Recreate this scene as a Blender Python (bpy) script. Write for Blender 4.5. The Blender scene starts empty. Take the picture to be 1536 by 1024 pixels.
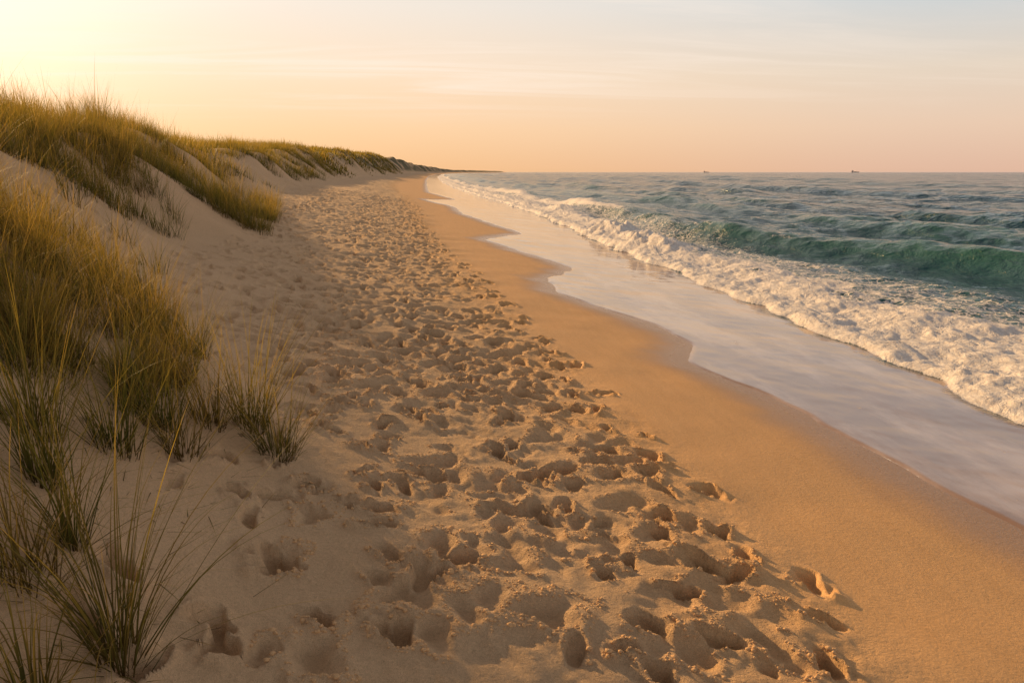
import bpy, bmesh, math
import numpy as np
rng = np.random.default_rng(7)
scene = bpy.context.scene

# ------------------------------------------------------------------ helpers
def sst(a, b, x):
    t = np.clip((x - a) / (b - a), 0, 1)
    return t * t * (3 - 2 * t)

LAT = np.random.default_rng(3).uniform(-1, 1, (16, 256, 256))
def vn(x, y, k=0):
    xi = np.floor(x); yi = np.floor(y)
    fx = x - xi; fy = y - yi
    fx = fx * fx * fx * (fx * (fx * 6 - 15) + 10); fy = fy * fy * fy * (fy * (fy * 6 - 15) + 10)
    xi = xi.astype(np.int64) & 255; yi = yi.astype(np.int64) & 255
    x1 = (xi + 1) & 255; y1 = (yi + 1) & 255
    L = LAT[k % 16]
    return (L[yi, xi] * (1 - fx) + L[yi, x1] * fx) * (1 - fy) + (L[y1, xi] * (1 - fx) + L[y1, x1] * fx) * fy

def fbm(x, y, wl, octv=3, k=0, gain=.5):
    s = 0; a = 1; c, sn = math.cos(.6), math.sin(.6)
    for o in range(octv):
        s = s + a * vn(x / wl + 17.3 * o, y / wl + 9.1 * o, k + o)
        x, y = c * x - sn * y, sn * x + c * y
        wl *= .5; a *= gain
    return s

def smooth_table(ys, vs, sig=.035):
    ly = np.linspace(math.log(3.), math.log(9010.), 6000)
    v = np.interp(ly, np.log(np.array(ys, float) + 8), vs)
    step = ly[1] - ly[0]; n = int(3 * sig / step)
    ker = np.exp(-.5 * (np.arange(-n, n + 1) * step / sig) ** 2); ker /= ker.sum()
    v = np.convolve(np.pad(v, n, mode='edge'), ker, mode='valid')
    return lambda y: np.interp(np.log(np.maximum(y, -4.9) + 8), ly, v)

C = smooth_table([-6, 60, 79, 134, 250, 500, 1000, 2000, 3500, 8500],
                 [0, 0, -.5, -3, -5, -6, 0, 60, 280, 670], .05)
E_ = smooth_table([-6, 0, 5.8, 6.8, 8.24, 9.95, 10.9, 12.6, 14.7, 17.3, 20.0, 22.9, 26, 30.3, 36.6, 43, 49.7, 58, 66.8, 76, 95, 134, 200, 500],
                  [6.3, 5.3, 4.6, 4.45, 4.3, 4.0, 3.5, 4.25, 3.8, 2.5, 2.7, 4.1, 3.1, 1.7, 3.9, 2.6, 1.5, 1.4, -1.0, 2.4, .7, 1.6, 2.2, 2.5], .016)
T_ = smooth_table([-6, 7, 9, 12, 16, 20, 24, 30, 36, 50, 80, 150, 500, 3000],
                  [-.7, -.9, -1.9, -3.4, -4.7, -4.3, -5.2, -6.6, -7.5, -8.6, -9, -9, -10, -12], .04)
W_ = smooth_table([-6, 8, 12, 17, 40, 200, 3000], [3.2, 3.2, 4., 4.2, 4.5, 8, 20], .05)
H_ = smooth_table([-6, 8, 11, 16, 22, 40, 80, 200, 400, 700, 1200, 2500, 8500], [1.2, 1.2, 1.3, 2.2, 2.1, 2.2, 2.8, 4.6, 8.0, 10, 8, 5, 4], .05)
R_ = smooth_table([-6, 0, 5, 10, 15, 22, 43, 60, 100, 300], [2.8, 2.7, 2.3, 1.8, 1.4, .8, -.6, -1.5, -3, -4], .05)
S_ = smooth_table([-6, 8, 15, 22, 28, 33, 45, 73, 130, 500], [24, 21.5, 19, 16.8, 15.0, 13.8, 12.9, 11.6, 10.5, 10.5], .06)
PX = [-5000, -60, -12, -6, -3, 0, 2, 4, 5.5, 7.5, 9, 12, 30, 200, 20000]
PZ = [2.4, 2.4, 2.2, 1.65, 1.1, .70, .48, .23, .10, -.05, -.25, -.8, -3, -8, -20]

def E(y):
    return E_(y) + C(y) + .10 * fbm(y, y * 0, 1.3, 3, 5)
def B(y):
    return 7.3 + C(y) + .35 * vn(y / 4., y * 0 + 3.3, 2) + .25 * vn(y / 1.1, y * 0 + 1.3, 3) + .10 * vn(y / .4, y * 0 + 1.3, 4)

def terrain(x, y):
    xr = x - C(y)
    z = np.interp(xr, PX, PZ)
    d = T_(y) - xr + .5 * vn(x / 3., y / 3., 1) * sst(6, 14, y)
    w = W_(y)
    dm = sst(0, 1, d / w)
    z = z + H_(y) * dm * (1 + .12 * vn(x / 9, y / 9, 4) + .12 * vn(x / 30, y / 60, 7) * sst(50, 200, y))
    z = z + dm * .28 * fbm(x, y, 4.5, 3, 6) * sst(4, 12, y + 3) + dm * .08 * fbm(x, y, 1.2, 2, 8)
    dry = 1 - sst(-.5, 1.0, xr - R_(y))
    z = z + .035 * dry * fbm(x, y, 1.4, 2, 7) + .008 * fbm(x, y, .9, 2, 9) * (1 - sst(3, 5, xr))
    return z

def make_mesh(name, V, F, attrs=None, smooth=True):
    V = np.ascontiguousarray(V, dtype=np.float32); F = np.ascontiguousarray(F, dtype=np.int32)
    me = bpy.data.meshes.new(name)
    me.vertices.add(len(V)); me.vertices.foreach_set('co', V.ravel())
    n, k = F.shape
    me.loops.add(n * k); me.loops.foreach_set('vertex_index', F.ravel())
    me.polygons.add(n); me.polygons.foreach_set('loop_start', np.arange(0, n * k, k, dtype=np.int32))
    me.update(calc_edges=True)
    if smooth:
        me.polygons.foreach_set('use_smooth', np.ones(n, dtype=bool))
    for an, av in (attrs or {}).items():
        a = me.attributes.new(an, 'FLOAT', 'POINT'); a.data.foreach_set('value', np.ascontiguousarray(av, dtype=np.float32).ravel())
    ob = bpy.data.objects.new(name, me); scene.collection.objects.link(ob)
    return ob

def grid_faces(nr, nc):
    i = np.arange(nr - 1)[:, None] * nc + np.arange(nc - 1)[None, :]
    return np.stack([i, i + 1, i + nc + 1, i + nc], -1).reshape(-1, 4)

# ------------------------------------------------------------------ node helpers
def mat(name):
    m = bpy.data.materials.new(name); m.use_nodes = True
    nt = m.node_tree; nt.nodes.clear()
    return m, nt
def N(nt, typ, **kw):
    n = nt.nodes.new(typ)
    for k, v in kw.items():
        if k == 'inp':
            for a, b in v.items():
                n.inputs[a].default_value = b
        else: setattr(n, k, v)
    return n
def L(nt, a, b): nt.links.new(a, b)
def math_(nt, op, a, b=None, c=None, clamp=False):
    n = nt.nodes.new('ShaderNodeMath'); n.operation = op; n.use_clamp = clamp
    for i, v in enumerate((a, b, c)):
        if v is None: continue
        if isinstance(v, (int, float)): n.inputs[i].default_value = v
        else: nt.links.new(v, n.inputs[i])
    return n.outputs[0]
def mixc(nt, f, a, b, typ='MIX'):
    n = nt.nodes.new('ShaderNodeMix'); n.data_type = 'RGBA'; n.blend_type = typ
    for i, v in ((0, f), (6, a), (7, b)):
        if isinstance(v, (int, float)): n.inputs[i].default_value = v
        elif isinstance(v, tuple): n.inputs[i].default_value = (*v, 1)
        else: nt.links.new(v, n.inputs[i])
    return n.outputs[2]
def noise(nt, vec, scale, detail=2, rough=.5, dist=0):
    n = nt.nodes.new('ShaderNodeTexNoise'); n.inputs['Scale'].default_value = scale
    n.inputs['Detail'].default_value = detail; n.inputs['Roughness'].default_value = rough; n.inputs['Distortion'].default_value = dist
    nt.links.new(vec, n.inputs['Vector']); return n.outputs['Fac']
def maprange(nt, v, a, b, c=0, d=1, smooth=True):
    n = nt.nodes.new('ShaderNodeMapRange'); n.interpolation_type = 'SMOOTHSTEP' if smooth else 'LINEAR'
    nt.links.new(v, n.inputs[0])
    for i, q in ((1, a), (2, b), (3, c), (4, d)): n.inputs[i].default_value = q
    return n.outputs[0]
def attr(nt, name):
    n = nt.nodes.new('ShaderNodeAttribute'); n.attribute_name = name; return n.outputs['Fac']
def scalev(nt, v, s):
    n = nt.nodes.new('ShaderNodeVectorMath'); n.operation = 'MULTIPLY'; nt.links.new(v, n.inputs[0]); n.inputs[1].default_value = s
    return n.outputs[0]
def bump(nt, h, strength, dist, normal=None):
    n = nt.nodes.new('ShaderNodeBump'); nt.links.new(h, n.inputs['Height'])
    if isinstance(strength, (int, float)): n.inputs['Strength'].default_value = strength
    else: nt.links.new(strength, n.inputs['Strength'])
    n.inputs['Distance'].default_value = dist
    if normal is not None: nt.links.new(normal, n.inputs['Normal'])
    return n.outputs[0]

# ------------------------------------------------------------------ beach / dunes sheet
ys = list(np.linspace(-6, 1, 22)[:-1]); y = 1.0
while y < 60: ys.append(y); y += .0040 * (y + 2.0)
while y < 8500: ys.append(y); y += .011 * (y + 2.5)
Y = np.array(ys); NR = len(Y)
xl0 = -2.0 * np.maximum(Y, 0) - 60
xl = -(.66 * np.maximum(Y, 0) + 1.4)
x3 = 3.2 + np.minimum(C(Y), 300); x4 = 12 + C(Y)
n1, n2, n3 = 70, 780, 100
def seg(a, b, n, end=False):
    t = np.linspace(0, 1, n, endpoint=end)
    return a[:, None] * (1 - t) + b[:, None] * t
t = np.linspace(0, 1, n1, endpoint=False) ** .5
Xg = np.concatenate([xl0[:, None] * (1 - t) + xl[:, None] * t, seg(xl, x3, n2), seg(x3, x4, n3, True)], 1)
Yg = np.repeat(Y[:, None], Xg.shape[1], 1)
NC = Xg.shape[1]
Z = terrain(Xg, Yg)

# footprints
Fp = np.zeros_like(Z)
n1g = vn(Xg / .12, Yg / .12, 10) * .5 + vn(Xg / .06, Yg / .06, 11) * .5
n2g = vn(Xg / .22, Yg / .22, 13)
wxg = vn(Xg / .16, Yg / .16, 1); wyg = vn(Xg / .16, Yg / .16, 2)
prints = []
def add(n, xf, y0, y1, dep, soft, pw=1.15):
    yy = y0 + (y1 - y0) * rng.random(n) ** pw
    xx = xf(yy, rng.random(n))
    for a, b in zip(xx, yy):
        prints.append((a, b, dep * rng.uniform(.35, 1.3), soft))
# old softened prints over the whole dry sand
add(1300, lambda y, u: (T_(y) + .7) * (1 - u) + (R_(y) - .4) * u, 3.5, 62, .036, 1)
add(1800, lambda y, u: (T_(y) - .4) * (1 - u) + (R_(y) - .6) * u, 8, 62, .062, 1)
# fresh trampled prints
add(430, lambda y, u: R_(y) - .1 - (1.5 + .15 * np.minimum(y, 35)) * 2 * u, 1.4, 60, .056, 0)
add(16, lambda y, u: R_(y) - .1 - 3.2 * u, 1.4, 7, .060, 0)
# walkers' tracks
for k in range(9):
    off = -rng.uniform(.0, 3.2); yy = 1.2 + rng.random() * .5; side = 1; ph = rng.random() * 6
    while yy < 55:
        prints.append((R_(yy) + off - .035 * min(yy, 30) * (k % 4) + .13 * side + .3 * math.sin(yy / 5 + ph) + rng.normal(0, .05), yy, rng.uniform(.045, .08), 0))
        side = -side; yy += rng.uniform(.58, .85) + .004 * yy
for a, b in [(-.85, 4.9), (-.5, 5.15), (-.25, 4.0), (-.6, 3.4), (.0, 4.6), (.1, 5.9), (-.5, 6.4), (-.95, 4.3)]:
    prints.append((a, b, .055, 1))
order = rng.permutation(len(prints))
prints = [prints[i] for i in order]
prints.sort(key=lambda p: -p[3])
for (px, py, dep, soft) in prints:
    a = rng.uniform(.11, .175); b = a * rng.uniform(.40, .66)
    if soft: a *= 1.0; b *= 1.3
    if py > 25: a *= 1.15; b *= 1.25; dep *= 1.2
    ang = rng.normal(-.15, .6) + (rng.random() < .2) * rng.uniform(0, 3)
    Rr = a * 2.5
    i0 = np.searchsorted(Y, py - Rr); i1 = np.searchsorted(Y, py + Rr)
    if i1 - i0 < 2: continue
    j0 = min(np.searchsorted(Xg[i0], px - Rr), np.searchsorted(Xg[i1], px - Rr))
    j1 = max(np.searchsorted(Xg[i0], px + Rr), np.searchsorted(Xg[i1], px + Rr))
    dx = Xg[i0:i1, j0:j1] - px; dy = Yg[i0:i1, j0:j1] - py
    if not soft:
        dx = dx + .030 * wxg[i0:i1, j0:j1]; dy = dy + .030 * wyg[i0:i1, j0:j1]
    c, s = math.cos(ang), math.sin(ang)
    v = (dx * s + dy * c) / a; u = (dx * c - dy * s) / b
    u = (u + .18 * np.sin(v * 2.2) * (1 if rng.random() < .5 else -1)) * (1 - .22 * v) * (1 + .22 * np.exp(-((v + .15) / .3) ** 2))
    r = np.sqrt(u * u + v * v)
    nn = n1g[i0:i1, j0:j1]; n2 = n2g[i0:i1, j0:j1]
    blk = Fp[i0:i1, j0:j1]
    if soft:
        r = r + .10 * nn + .25 * n2
        m = 1 - sst(.30, 1.25, r); floor = -dep
        rim = .25 * dep * np.exp(-((r - 1.4) / .35) ** 2)
    else:
        r = r + .26 * nn + .26 * n2
        m = 1 - sst(.62, 1.02, r)
        tilt = rng.uniform(-.45, .45)
        floor = -dep * (.85 + .4 * np.cos(v * 3.2) + tilt * v) + .016 * nn
        rim = dep * .50 * np.exp(-(np.maximum(r - 1.05, 0) / .48) ** 2) * sst(.8, 1.1, r) * (.5 + 1.1 * vn(dx / .06 + px * 7, dy / .06, 12)) * (1 - .6 * v * np.sign(tilt))
    new = blk * (1 - m) + m * (floor + .3 * blk)
    rim = rim * np.clip(1 - blk / .04, 0, 1)
    Fp[i0:i1, j0:j1] = np.clip(new + rim, -.12, .045)
xr = Xg - C(Yg)
band = (1 - sst(-.9, .5, xr - R_(Yg))) * sst(0, 1.5, xr - T_(Yg))
fresh = (1 - sst(-.5, .3, xr - R_(Yg))) * sst(-5.0, -1.6, xr - R_(Yg))
Z = Z + Fp + fresh * .012 * n1g * (.4 + sst(-.2, .5, n2g)) + band * .018 * fbm(Xg, Yg, .30, 2, 3)
Z = Z + band * sst(40, 70, Yg) * .06 * fbm(Xg, Yg, .9, 2, 2)
Edge = E(Yg)
damp = sst(-1.8, .6, xr - R_(Yg) + .35 * fbm(Xg, Yg, 1.1, 3, 4))
wet = sst(-1.0, -.05, Xg - Edge + .14 * fbm(Xg, Yg, .6, 2, 2))
veg = sst(2, 5, T_(Yg) - xr) * sst(90, 250, Yg) 
V = np.stack([Xg, Yg, Z], -1).reshape(-1, 3)
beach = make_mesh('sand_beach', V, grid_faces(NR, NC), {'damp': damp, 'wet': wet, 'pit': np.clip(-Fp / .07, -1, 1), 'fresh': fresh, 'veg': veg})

m, nt = mat('beach_sand')
tc = N(nt, 'ShaderNodeTexCoord').outputs['Object']
damp_a, wet_a, pit_a, fresh_a, veg_a = attr(nt, 'damp'), attr(nt, 'wet'), attr(nt, 'pit'), attr(nt, 'fresh'), attr(nt, 'veg')
nA = noise(nt, tc, 1.3, 4); nB = noise(nt, tc, 260, 2, .7); nC_ = noise(nt, tc, 40, 4, .65); nS = noise(nt, scalev(nt, tc, (3, .5, 1)), 2.2, 5, .65)
nD = noise(nt, tc, 13, 6, .72)
dry = mixc(nt, nA, (.66, .435, .245), (.79, .54, .315))
dmp = mixc(nt, nS, (.70, .38, .14), (.88, .51, .21))
col = mixc(nt, damp_a, dry, dmp)
col = mixc(nt, math_(nt, 'MULTIPLY', wet_a, .85), col, (.38, .20, .08))
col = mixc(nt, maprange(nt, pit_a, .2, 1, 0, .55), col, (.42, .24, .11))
col = mixc(nt, math_(nt, 'MULTIPLY', veg_a, maprange(nt, noise(nt, tc, .08, 4), .4, .52)), col, (.12, .10, .035))
spk = maprange(nt, nB, .3, .7, .70, 1.22, False)
spk2 = maprange(nt, nC_, .3, .7, .90, 1.08, False)
vm = N(nt, 'ShaderNodeVectorMath', operation='SCALE'); L(nt, col, vm.inputs[0]); L(nt, math_(nt, 'MULTIPLY', spk, spk2), vm.inputs['Scale'])
bs = N(nt, 'ShaderNodeBsdfPrincipled')
L(nt, vm.outputs[0], bs.inputs['Base Color'])
L(nt, math_(nt, 'SUBTRACT', .92, math_(nt, 'ADD', math_(nt, 'MULTIPLY', damp_a, .25), math_(nt, 'MULTIPLY', wet_a, .42))), bs.inputs['Roughness'])
bs.inputs['Specular IOR Level'].default_value = .35
inv = math_(nt, 'SUBTRACT', 1, math_(nt, 'MULTIPLY', damp_a, .68))
b0 = bump(nt, nD, math_(nt, 'ADD', .15, math_(nt, 'MULTIPLY', fresh_a, .8)), .05)
b1 = bump(nt, nC_, math_(nt, 'MULTIPLY', inv, .9), .014, b0)
b2 = bump(nt, nB, math_(nt, 'MULTIPLY', inv, .7), .004, b1)
L(nt, b2, bs.inputs['Normal'])
L(nt, bs.outputs[0], N(nt, 'ShaderNodeOutputMaterial').inputs[0])
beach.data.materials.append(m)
sand_mat = m

# sand crumbs thrown up around the prints
bm = bmesh.new(); bmesh.ops.create_icosphere(bm, subdivisions=1, radius=1)
ico = np.array([v.co[:] for v in bm.verts]); icf = np.array([[v.index for v in f.verts] for f in bm.faces]); bm.free()
ii, jj = np.nonzero((Yg > 1.8) & (Yg < 11) & (fresh > .5) & (Fp > .008))
sel = rng.choice(len(ii), 8000, replace=False); ii, jj = ii[sel], jj[sel]
P = np.stack([Xg[ii, jj], Yg[ii, jj], Z[ii, jj]], -1)
sz = rng.gamma(2., .0028, len(P)) + .002; sz = np.minimum(sz, .019)
Vc = P[:, None, :] + ico[None] * sz[:, None, None] * rng.uniform(.6, 1.3, (len(P), len(ico), 1)) * np.array([1, 1, .75])
Fc = (icf[None] + np.arange(len(P))[:, None, None] * len(ico)).reshape(-1, 3)
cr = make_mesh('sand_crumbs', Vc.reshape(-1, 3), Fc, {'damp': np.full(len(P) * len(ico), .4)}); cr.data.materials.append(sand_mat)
del Fp, n1g, n2g, wxg, wyg

# ------------------------------------------------------------------ ocean
ys = list(np.linspace(-6, 2, 60)[:-1]); y = 2.0
while y < 60: ys.append(y); y += .0048 * (y + 3)
while y < 12000: ys.append(y); y += .010 * (y + 4)
Yo = np.array(ys)
xs = [0.0]; 
while xs[-1] < 12000: xs.append(xs[-1] + max(.040, .010 * (xs[-1] - 1)))
xs = np.array(xs)
Eo = E(Yo); Bo = 6.9 + C(Yo)
na = 70; ta = np.linspace(0, 1, na, endpoint=False)
ta = ta ** 1.4
Xo = np.concatenate([Eo[:, None] * (1 - ta) + Bo[:, None] * ta, Bo[:, None] + xs[None, :]], 1)
YO = np.repeat(Yo[:, None], Xo.shape[1], 1)
xr = Xo - C(YO); s = Xo - Eo[:, None]
dist = np.sqrt(Xo ** 2 + YO ** 2)
u = Xo - B(YO)
# bore (spilling breaker)
amp = .17 + .08 * vn(YO / 5, YO * 0 + .5, 4) + .05 * vn(YO / 1.6, Xo / 1.6, 5)
amp = amp * (1 + .8 * sst(16, 38, YO))
bore = .05 * sst(-.1, .12, u) + amp * (.35 * sst(-.05, .3, u) + .65 * sst(.8, 1.6, u + .45 * vn(YO / 1.2, Xo / 3, 8))) * np.where(u > 1.6, np.exp(-((u - 1.6) / 1.8) ** 2), 1)
foamz = sst(-.12, .08, u) * (1 - sst(1.5 + 1.1 * vn(YO / 2.2, YO * 0, 6), 4.4, u))
lump = fbm(Xo, YO, .34, 4, 7, .66)
lump2 = vn(Xo / .9, YO / .9, 3)
bore = bore + foamz * (.034 * lump + .05 * lump2 + .025 * np.abs(vn(Xo / .12, YO / .12, 9))) * sst(-.05, .25, u)
splash = .50 * np.exp(-((YO - 37.5) / 1.6) ** 2 - ((u - 1.2) / .7) ** 2) * (1 + .9 * vn(Xo / .3, YO / .3, 2))
splash += .26 * np.exp(-((YO - 31) / 3.) ** 2 - ((u - 1.2) / .7) ** 2) * (1 + .9 * vn(Xo / .3, YO / .3, 3))
bore = bore + splash
# swells
def swell(uc, a, front, back):
    return a * (np.where(uc < 0, np.exp(-(uc / front) ** 2), np.exp(-(uc / back) ** 2)) - .25 * np.exp(-((uc + 2.6) / 1.6) ** 2))
Sx = S_(YO) + C(YO) + .5 * vn(YO / 6, YO * 0 + 8, 9) + .2 * vn(YO / 1.7, YO * 0 + 8, 10)
u1 = Xo - Sx
sw = swell(u1, .64 * (1 + .25 * vn(YO / 6, YO * 0, 1)) * sst(5, 8, Xo - C(YO) - 3.5), 1.0, 2.4)
for k, (off, a, wlk) in enumerate([(8.5, .30, 7), (18, .34, 10), (31, .38, 12), (47, .42, 16), (68, .42, 20), (95, .45, 24), (130, .5, 30)]):
    uu = xr - (S_(YO) * .6 + 7) - off - 2.4 * vn(YO / wlk / 1.5, Xo / 40, 3 + k)
    sw = sw + swell(uu, a * np.clip(1 + 1.3 * vn(YO / wlk, Xo / 60, 7 + k), 0, 2), 1.2 + .03 * off, 3.0 + .08 * off)
sea = sst(.8, 4.5, u)
def res(wl): return 1 - sst(.25 * wl, .6 * wl, .006 * dist + .03)
def ridge(x, y, wl, k): return 1 - 2.2 * np.abs(fbm(x, y, wl, 2, k))
calm = .5 + .5 * sst(22, 50, dist)
chop = calm * (.13 * fbm(Xo, YO * .7, 5.0, 2, 2) * res(5) + .10 * ridge(Xo, YO * .7, 2.6, 5) * res(2.2)) \
     + .045 * ridge(Xo + .2 * YO, YO * .8, 1.0, 9) * res(.9) + .020 * ridge(Xo, YO, .4, 12) * res(.4) + .20 * calm * fbm(Xo, YO * .6, 12., 2, 11) * res(14) \
     + .40 * fbm(Xo, YO * .7, 40, 2, 12) * sst(60, 200, dist) * res(45)
wat = bore + sea * (chop + sw) - .12 * (1 - sst(-.3, .15, u)) - .02
tz = terrain(Xo, YO)
sheet_z = tz - .004 + .016 * sst(0, .12, s) + .003 * fbm(Xo, YO, .35, 2, 4) * sst(0, .5, s) + .010 * vn(Xo / 1.6, YO / 1.6, 6) * sst(.3, 1.5, s)
Zo = np.maximum(wat, sheet_z)
far_flat = sst(1500, 4000, dist)
Zo = np.where(xr > 12, Zo * (1 - far_flat), Zo)
# foam amount
fo = foamz * 1.0
thin = sst(.0, .8, vn(Xo / 1.1, YO / 1.9, 13) + .4 * vn(Xo / .4, YO / .5, 14))
fo = fo - .46 * thin * sst(.9, 2.0, u) * foamz
lace = .53 * sst(.3, 1.5, u) * (1 - sst(3.8, 8.5, u))
fo = np.maximum(fo, lace)
fo = np.maximum(fo, .26 * sst(-2.4, -.1, u) * (u < .3))
fo = np.maximum(fo, .9 * (1 - sst(.02, .075, s)) * (.55 + .5 * vn(YO / .7, YO * 0, 3)))
fo = np.maximum(fo, .22 * (1 - sst(.1, 1.5, s)))
for q, (c0, wd) in enumerate([(.33, .05), (.62, .04)]):
    ss = s / np.maximum(Bo[:, None] - Eo[:, None], .5) - c0 - .10 * fbm(YO, Xo * .2, 2.5, 3, 3 + q)
    fo = np.maximum(fo, .31 * np.exp(-(ss / wd) ** 2) * (u < -.2))
fo = np.maximum(fo, np.exp(-((u1 + .2) / .9) ** 2) * sst(42, 62, YO) * .97)
fo = np.maximum(fo, np.exp(-((u1 + .15) / .25) ** 2) * .50 * (vn(YO / 3.5, YO * 0 + 5, 8) > .4))
fo = np.maximum(fo, np.clip(splash * 4, 0, 1))
sheet = 1 - sst(-.25, .15, u + .2 * vn(YO / .5, Xo / .5, 2))
green = np.clip((Zo - .10) / .6, 0, 1) * sst(2, 5, u) * (1 - sst(20, 50, xr))
shal = (1 - sst(3, 30, u))
V = np.stack([Xo, YO, Zo], -1).reshape(-1, 3)
ocean = make_mesh('ocean_water', V, grid_faces(*Xo.shape), {'foam': fo, 'sheet': sheet, 'green': green, 'shal': shal})

m, nt = mat('sea_water')
tc = N(nt, 'ShaderNodeTexCoord').outputs['Object']
foam_a, sheet_a, green_a, shal_a = attr(nt, 'foam'), attr(nt, 'sheet'), attr(nt, 'green'), attr(nt, 'shal')
f1 = noise(nt, tc, 3.2, 6, .68, .6)
vor = N(nt, 'ShaderNodeTexVoronoi', feature='DISTANCE_TO_EDGE'); vor.inputs['Scale'].default_value = 4.5
wv = N(nt, 'ShaderNodeVectorMath', operation='ADD'); L(nt, tc, wv.inputs[0])
nw = N(nt, 'ShaderNodeTexNoise'); nw.inputs['Scale'].default_value = 3; nw.inputs['Detail'].default_value = 4; L(nt, tc, nw.inputs['Vector'])
L(nt, scalev(nt, nw.outputs['Color'], (.5, .5, .2)), wv.inputs[1]); L(nt, wv.outputs[0], vor.inputs['Vector'])
web = maprange(nt, vor.outputs['Distance'], 0, .12, .16, -.04)
fsum = math_(nt, 'ADD', math_(nt, 'ADD', math_(nt, 'MULTIPLY', f1, .75), web), foam_a)
fm = maprange(nt, fsum, .84, 1.0)
wcol = mixc(nt, shal_a, (.014, .060, .092), (.022, .088, .096))
wcol = mixc(nt, green_a, wcol, (.028, .118, .085))
nSh = noise(nt, scalev(nt, tc, (1, .35, 1)), 1.1, 6, .65)
shc = mixc(nt, maprange(nt, nSh, .40, .66), (.36, .21, .125), (.62, .44, .33))
base = mixc(nt, sheet_a, wcol, shc)
nf = noise(nt, tc, 12, 6, .75)
fcol = mixc(nt, maprange(nt, nf, .35, .6), (.82, .73, .66), (.97, .91, .85))
base = mixc(nt, fm, base, fcol)
bs = N(nt, 'ShaderNodeBsdfPrincipled'); L(nt, base, bs.inputs['Base Color'])
ro = math_(nt, 'ADD', .10, math_(nt, 'SUBTRACT', math_(nt, 'MULTIPLY', fm, .6), math_(nt, 'MULTIPLY', sheet_a, .05)))
L(nt, ro, bs.inputs['Roughness']); bs.inputs['IOR'].default_value = 1.34
L(nt, math_(nt, 'ADD', .32, math_(nt, 'MULTIPLY', sheet_a, .68)), bs.inputs['Specular IOR Level'])
w1 = noise(nt, scalev(nt, tc, (1, .7, 1)), 1.5, 6, .62, .4)
w2 = noise(nt, scalev(nt, tc, (1, .7, 1)), .22, 5, .62, .3)
st = math_(nt, 'SUBTRACT', 1, math_(nt, 'MULTIPLY', sheet_a, .975))
bA = bump(nt, w1, math_(nt, 'MULTIPLY', st, .85), .30)
bB = bump(nt, w2, math_(nt, 'MULTIPLY', math_(nt, 'MULTIPLY', st, 1.0), math_(nt, 'SUBTRACT', 1, shal_a)), 2.6, bA)
bC = bump(nt, nf, math_(nt, 'MULTIPLY', fm, .8), .045, bB)
L(nt, bC, bs.inputs['Normal'])
L(nt, bs.outputs[0], N(nt, 'ShaderNodeOutputMaterial').inputs[0])
ocean.data.materials.append(m)

# ------------------------------------------------------------------ grass
def blades(P, az, Ln, phi0, phi1, wid, segs, rnd):
    n = len(P); Vs = []; tt = []
    pos = P.copy()
    d = np.stack([np.cos(az), np.sin(az)], -1)
    tw = az + np.pi / 2 + rng.normal(0, .5, n)
    sd = np.stack([np.cos(tw), np.sin(tw), np.zeros(n)], -1)
    for k in range(segs + 1):
        t = k / segs
        w = (wid * (1 - t ** 1.6) + .0003)[:, None] * .5
        Vs.append(pos - sd * w); Vs.append(pos + sd * w); tt += [t, t]
        ph = phi0 + phi1 * ((k + .5) / segs) ** 1.4
        st = Ln / segs
        pos = pos + np.stack([d[:, 0] * np.sin(ph) * st, d[:, 1] * np.sin(ph) * st, np.cos(ph) * st], -1)
    V = np.stack(Vs, 1)
    k = 2 * (segs + 1)
    q = np.array([[2 * i, 2 * i + 1, 2 * i + 3, 2 * i + 2] for i in range(segs)])
    F = (np.arange(n)[:, None, None] * k + q[None]).reshape(-1, 4)
    return V.reshape(-1, 3), F, np.tile(tt, n), np.repeat(rnd, k)

def tufts(cx, cy, nb, rad, length, wid, segs, spread=.5, bend=1.0, dry=.35, var=.35):
    cx = np.asarray(cx, float); cy = np.asarray(cy, float)
    n = len(cx)
    idx = np.repeat(np.arange(n), nb); M = len(idx)
    r = rad * np.sqrt(rng.random(M)); a = rng.uniform(0, 2 * np.pi, M)
    x = cx[idx] + r * np.cos(a); yv = cy[idx] + r * np.sin(a)
    z = terrain(x, yv) - .02
    az = a + rng.normal(0, .7, M)
    sc = (rng.uniform(1 - var, 1 + var, n) * (1 + .25 * vn(cx / 1.5, cy / 1.5, 9)))[idx]
    Ln = length * sc * rng.uniform(.35, 1.15, M)
    ph0 = np.abs(rng.normal(0, spread, M)) * .6 + r / rad * .15
    ph1 = bend * rng.gamma(2., .28, M)
    rn = np.clip((rng.random(n)[idx] * .6 + rng.random(M) * .4) + dry - .35, 0, 1)
    return blades(np.stack([x, yv, z], -1), az, Ln, ph0, ph1, wid * rng.uniform(.7, 1.25, M), segs, rn)

def join_sets(sets):
    off = 0; Vs, Fs, T, Rn = [], [], [], []
    for V, F, t_, r_ in sets:
        Vs.append(V); Fs.append(F + off); T.append(t_); Rn.append(r_); off += len(V)
    return np.concatenate(Vs), np.concatenate(Fs), np.concatenate(T), np.concatenate(Rn)

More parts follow.
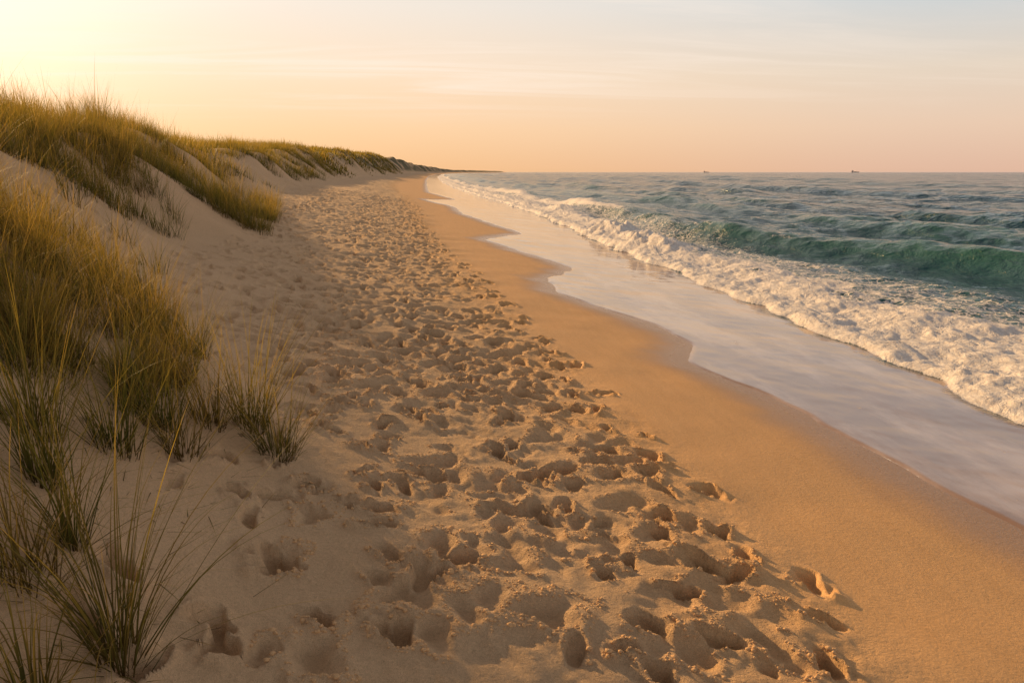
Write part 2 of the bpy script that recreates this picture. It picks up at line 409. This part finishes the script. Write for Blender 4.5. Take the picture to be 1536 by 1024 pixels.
m, nt = mat('grass_blades')
ta_, ra_ = attr(nt, 't'), attr(nt, 'rnd')
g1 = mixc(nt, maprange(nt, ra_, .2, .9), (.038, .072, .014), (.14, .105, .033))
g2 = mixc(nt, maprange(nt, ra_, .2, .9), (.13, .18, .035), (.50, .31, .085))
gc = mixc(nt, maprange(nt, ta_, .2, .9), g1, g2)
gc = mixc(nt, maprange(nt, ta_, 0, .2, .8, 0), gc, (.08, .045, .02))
df = N(nt, 'ShaderNodeBsdfPrincipled'); L(nt, gc, df.inputs['Base Color']); df.inputs['Roughness'].default_value = .55; df.inputs['Specular IOR Level'].default_value = .2
tr = N(nt, 'ShaderNodeBsdfTranslucent'); L(nt, mixc(nt, maprange(nt, ta_, .1, .8, .15, .6), gc, (.66, .42, .05)), tr.inputs[0])
mx = N(nt, 'ShaderNodeMixShader'); mx.inputs[0].default_value = .5
L(nt, df.outputs[0], mx.inputs[1]); L(nt, tr.outputs[0], mx.inputs[2])
L(nt, mx.outputs[0], N(nt, 'ShaderNodeOutputMaterial').inputs[0])
grass_mat = m

sets = []
# near mound
n = 1250; cx = rng.uniform(-7.5, -1.6, n); cy = rng.uniform(4.9, 11, n)
bx = np.interp(cy, [4.9, 5.6, 6.5, 8, 9.5, 11], [-2.75, -2.2, -1.80, -2.2, -3.3, -4.6])
cl = vn(cx / .65, cy / .65, 2) + .4 * vn(cx / .3, cy / .3, 3)
k = (cx < bx + .35 * vn(cx / .5, cy / .5, 1)) & (cl > -.36) & (rng.random(n) < np.where(cy > 8.5, .3, .85))
cx, cy = cx[k], cy[k]
h = len(cx) // 3
sets.append(tufts(cx[:h], cy[:h], 60, .10, .92, .0050, 8, .42, 1.3, .46))
sets.append(tufts(cx[h:], cy[h:], 64, .12, .64, .0050, 7, .60, 1.4, .34))
print('near tufts', len(cx))
j = rng.integers(0, len(cx), 260); sets.append(tufts(cx[j], cy[j], 5, .1, 1.05, .0042, 9, .35, 1.0, .8))
n = 30; sets.append(tufts(rng.uniform(-4, -2.5, n), rng.uniform(1.5, 4, n), 60, .12, .5, .005, 6, .5, 1., .5))
# mid dune
def region(n, x0, x1, y0, y1, f):
    cx = rng.uniform(x0, x1, n); cy = rng.uniform(y0, y1, n); k = f(cx, cy) > rng.random(n); return cx[k], cy[k]
def fmid(x, y):
    a = (y > 12.6 + (x + 8.3) * 1.75 + 1.0 * vn(x / 1.2, y / 1.2, 4)) & (x < -4.3 - .16 * np.maximum(y - 21, 0))
    c = vn(x / 1.3, y / 1.3, 6) + .5 * vn(x / .5, y / .5, 7)
    return a * .92 * (c > -.46 + .55 * sst(23, 32, y)) + .06 * ((x < T_(y) - .5) & (y < 20))
cx, cy = region(6400, -26, -4, 10, 34, fmid); print('mid', len(cx))
h = len(cx) // 2
sets.append(tufts(cx[:h], cy[:h], 32, .20, .90, .009, 5, .4, 1.0, .34))
sets.append(tufts(cx[h:], cy[h:], 32, .22, .58, .009, 4, .5, 1.0, .26))
j = rng.integers(0, len(cx), 1000); sets.append(tufts(cx[j], cy[j], 3, .1, 1.25, .012, 5, .25, .4, .8))
def ffar(x, y):
    d = T_(y) + C(y) - x
    return sst(.8, 2.2, d) * (vn(x / 2.2, y / 3., 3) + .4 * vn(x / .8, y / .8, 5) > .15 - .7 * sst(2, 4.5, d)) * .9
cx, cy = region(9500, -45, -6, 34, 110, ffar); print('far', len(cx))
sets.append(tufts(cx, cy, 16, .45, .80, .026, 3, .5, .8, .28))
def ffar2(x, y):
    d = T_(y) + C(y) - x
    return sst(.8, 3, d) * (vn(x / 5, y / 9., 3) > .1 - .8 * sst(2, 7, d))
cx, cy = region(9000, -90, -8, 110, 420, ffar2)
sets.append(tufts(cx, cy, 9, 1.2, 1.0, .16, 2, .6, .8, .25))
# dead stems lying about
n = 1800; x = rng.uniform(-3.4, -.8, n); yv = rng.uniform(2.2, 9, n)
k = (x < T_(yv) + .0 - 1.2 * rng.random(n)); x, yv = x[k], yv[k]; M = len(x)
sets.append(blades(np.stack([x, yv, terrain(x, yv) + .012], -1), rng.uniform(0, 6.28, M), rng.uniform(.04, .35, M), np.full(M, 1.5), rng.normal(0.05, .08, M), np.full(M, .005), 4, rng.uniform(.0, 1, M)))
V, F, tt, rr = join_sets(sets)
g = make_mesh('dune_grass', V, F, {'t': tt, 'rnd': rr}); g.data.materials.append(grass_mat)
print('grass faces', len(F))

hero = [(-1.36, 3.15, 130, 1.05, .09, .7, 1.8, .2), (-1.80, 3.8, 70, .8, .06, .5, 1.4, .25), (-2.10, 4.2, 100, 1.0, .08, .45, 1.2, .25),
        (-1.22, 5.85, 110, .68, .13, .65, 1.3, .38), (-1.5, 6.25, 120, 1.05, .13, .45, 1., .34), (-1.75, 6.0, 90, .75, .12, .5, 1.1, .40), (-1.50, 2.75, 70, .6, .08, .7, 1.5, .3),
        (-1.83, 3.42, 110, .85, .12, .8, 1.5, .70), (-2.0, 4.9, 100, .85, .12, .5, 1.1, .35), (-1.75, 5.3, 80, .65, .12, .6, 1.2, .3), (-2.35, 4.65, 100, .9, .14, .5, 1.2, .45), (-1.95, 5.6, 90, .8, .14, .5, 1.2, .3)]
for (x, yv, nb, ln, rad, sp, bd, dr) in hero:
    V, F, tt, rr = tufts([x], [yv], nb, rad, ln, .0066, 10, sp, bd, dr, .05)
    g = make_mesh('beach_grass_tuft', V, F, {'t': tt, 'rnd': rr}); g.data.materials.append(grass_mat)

# ------------------------------------------------------------------ ships on the horizon
def ship(loc, scale, rot):
    par = bpy.data.objects.new('cargo_ship', None); scene.collection.objects.link(par)
    m, nt = mat('ship_haze_tint'); b = N(nt, 'ShaderNodeBsdfPrincipled', inp={'Base Color': (.5, .42, .4, 1), 'Roughness': .6}); L(nt, b.outputs[0], N(nt, 'ShaderNodeOutputMaterial').inputs[0])  # ship colour lightened to imitate haze over the distance
    def part(nm, vs, fs):
        me = bpy.data.meshes.new(nm); me.from_pydata(vs, [], fs); me.materials.append(m)
        o = bpy.data.objects.new(nm, me); scene.collection.objects.link(o); o.parent = par
    out = [(-24, 0), (-22, 4), (14, 4), (24, 0), (14, -4), (-22, -4)]
    vs = [(x * .92, y * .8, -1) for x, y in out] + [(x, y, 4 + (1.5 if x > 20 else 0)) for x, y in out]
    part('hull', vs, [tuple(range(6))[::-1], tuple(range(6, 12))] + [(i, (i + 1) % 6, (i + 1) % 6 + 6, i + 6) for i in range(6)])
    def bx(nm, x0, x1, w, z0, z1):
        vs = [(x, y, z) for z in (z0, z1) for x, y in ((x0, -w), (x1, -w), (x1, w), (x0, w))]
        part(nm, vs, [(3, 2, 1, 0), (4, 5, 6, 7), (0, 1, 5, 4), (1, 2, 6, 5), (2, 3, 7, 6), (3, 0, 4, 7)])
    bx('bridge', -18, -10, 3.4, 4.01, 11); bx('wheelhouse', -16.5, -11, 3, 11.01, 13.5); bx('funnel', -19.8, -18.1, 1.2, 4.01, 13); bx('mast', 8, 8.8, .4, 4.01, 15); bx('cargo', -6, 5, 3.2, 4.01, 6.5)
    par.location = loc; par.scale = (scale,) * 3; par.rotation_euler = (0, 0, rot)
ship((2055, 3824, 0), .8, math.radians(-25)); ship((1327, 3892, 0), .6, math.radians(-15))

# ------------------------------------------------------------------ world, sun, camera
az = math.radians(-35); el = math.radians(15.5)
sd = (math.sin(az) * math.cos(el), math.cos(az) * math.cos(el), math.sin(el))
w = bpy.data.worlds.new('World'); scene.world = w; w.use_nodes = True
nt = w.node_tree; nt.nodes.clear()
tc = N(nt, 'ShaderNodeTexCoord').outputs['Generated']
sp = N(nt, 'ShaderNodeSeparateXYZ'); L(nt, tc, sp.inputs[0])
def ramp(fac, pts):
    r = N(nt, 'ShaderNodeValToRGB'); L(nt, fac, r.inputs[0]); e = r.color_ramp.elements
    while len(e) < len(pts): e.new(.5)
    for i, (p, c) in enumerate(pts): e[i].position = p; e[i].color = (*c, 1)
    return r.outputs[0]
rA = ramp(sp.outputs[2], [(0, (.80, .51, .37)), (.05, (.86, .62, .46)), (.11, (.82, .69, .56)), (.19, (.60, .67, .71)), (.40, (.29, .28, .29)), (1, (.13, .13, .15))])
rB = ramp(sp.outputs[2], [(0, (1.0, .57, .26)), (.05, (1.05, .68, .38)), (.11, (1.05, .79, .56)), (.19, (.98, .86, .74)), (.40, (.50, .38, .31)), (1, (.13, .13, .15))])
dt = N(nt, 'ShaderNodeVectorMath', operation='DOT_PRODUCT'); L(nt, tc, dt.inputs[0]); dt.inputs[1].default_value = sd
D = dt.outputs['Value']
f = maprange(nt, D, .3, .97)
col = mixc(nt, f, rA, rB)
gl = math_(nt, 'POWER', math_(nt, 'MAXIMUM', D, 0), 34)
col = mixc(nt, math_(nt, 'MULTIPLY', gl, .70), col, (1.0, .64, .38), 'ADD')
zz = math_(nt, 'ADD', math_(nt, 'MAXIMUM', sp.outputs[2], 0), .06)
cv = N(nt, 'ShaderNodeCombineXYZ'); L(nt, math_(nt, 'DIVIDE', sp.outputs[0], zz), cv.inputs[0]); L(nt, math_(nt, 'DIVIDE', sp.outputs[1], zz), cv.inputs[1])
cn = noise(nt, scalev(nt, cv.outputs[0], (.30, 1.3, 1)), 1.0, 7, .62, 1.0)
cm = math_(nt, 'MULTIPLY', maprange(nt, cn, .44, .70), math_(nt, 'MULTIPLY', maprange(nt, sp.outputs[2], .05, .11, 0, .65), maprange(nt, D, .4, .9, .30, 1)))
col = mixc(nt, cm, col, (1.08, .92, .78))
bg = N(nt, 'ShaderNodeBackground'); L(nt, col, bg.inputs[0]); bg.inputs[1].default_value = .94
sky = N(nt, 'ShaderNodeTexSky'); sky.sky_type = 'NISHITA'; sky.sun_disc = False; sky.sun_elevation = el; sky.sun_rotation = az; sky.dust_density = 2
bg2 = N(nt, 'ShaderNodeBackground'); L(nt, sky.outputs[0], bg2.inputs[0]); bg2.inputs[1].default_value = .004
ad = N(nt, 'ShaderNodeAddShader'); L(nt, bg.outputs[0], ad.inputs[0]); L(nt, bg2.outputs[0], ad.inputs[1])
L(nt, ad.outputs[0], N(nt, 'ShaderNodeOutputWorld').inputs[0])

sl = bpy.data.lights.new('sun', 'SUN'); sl.energy = 5; sl.angle = math.radians(.6); sl.color = (1, .62, .27)
so = bpy.data.objects.new('sun', sl); scene.collection.objects.link(so)
from mathutils import Vector
so.rotation_euler = Vector(sd).to_track_quat('Z', 'Y').to_euler()

cam = bpy.data.cameras.new('camera'); cam.lens = 28; cam.sensor_width = 36; cam.clip_end = 30000; cam.clip_start = .05
co = bpy.data.objects.new('camera', cam); scene.collection.objects.link(co)
co.location = (0, 0, 3); co.rotation_euler = (math.radians(78), 0, math.radians(-5.4))
scene.camera = co
scene.view_settings.view_transform = 'Standard'; scene.view_settings.look = 'None'; scene.view_settings.exposure = 0
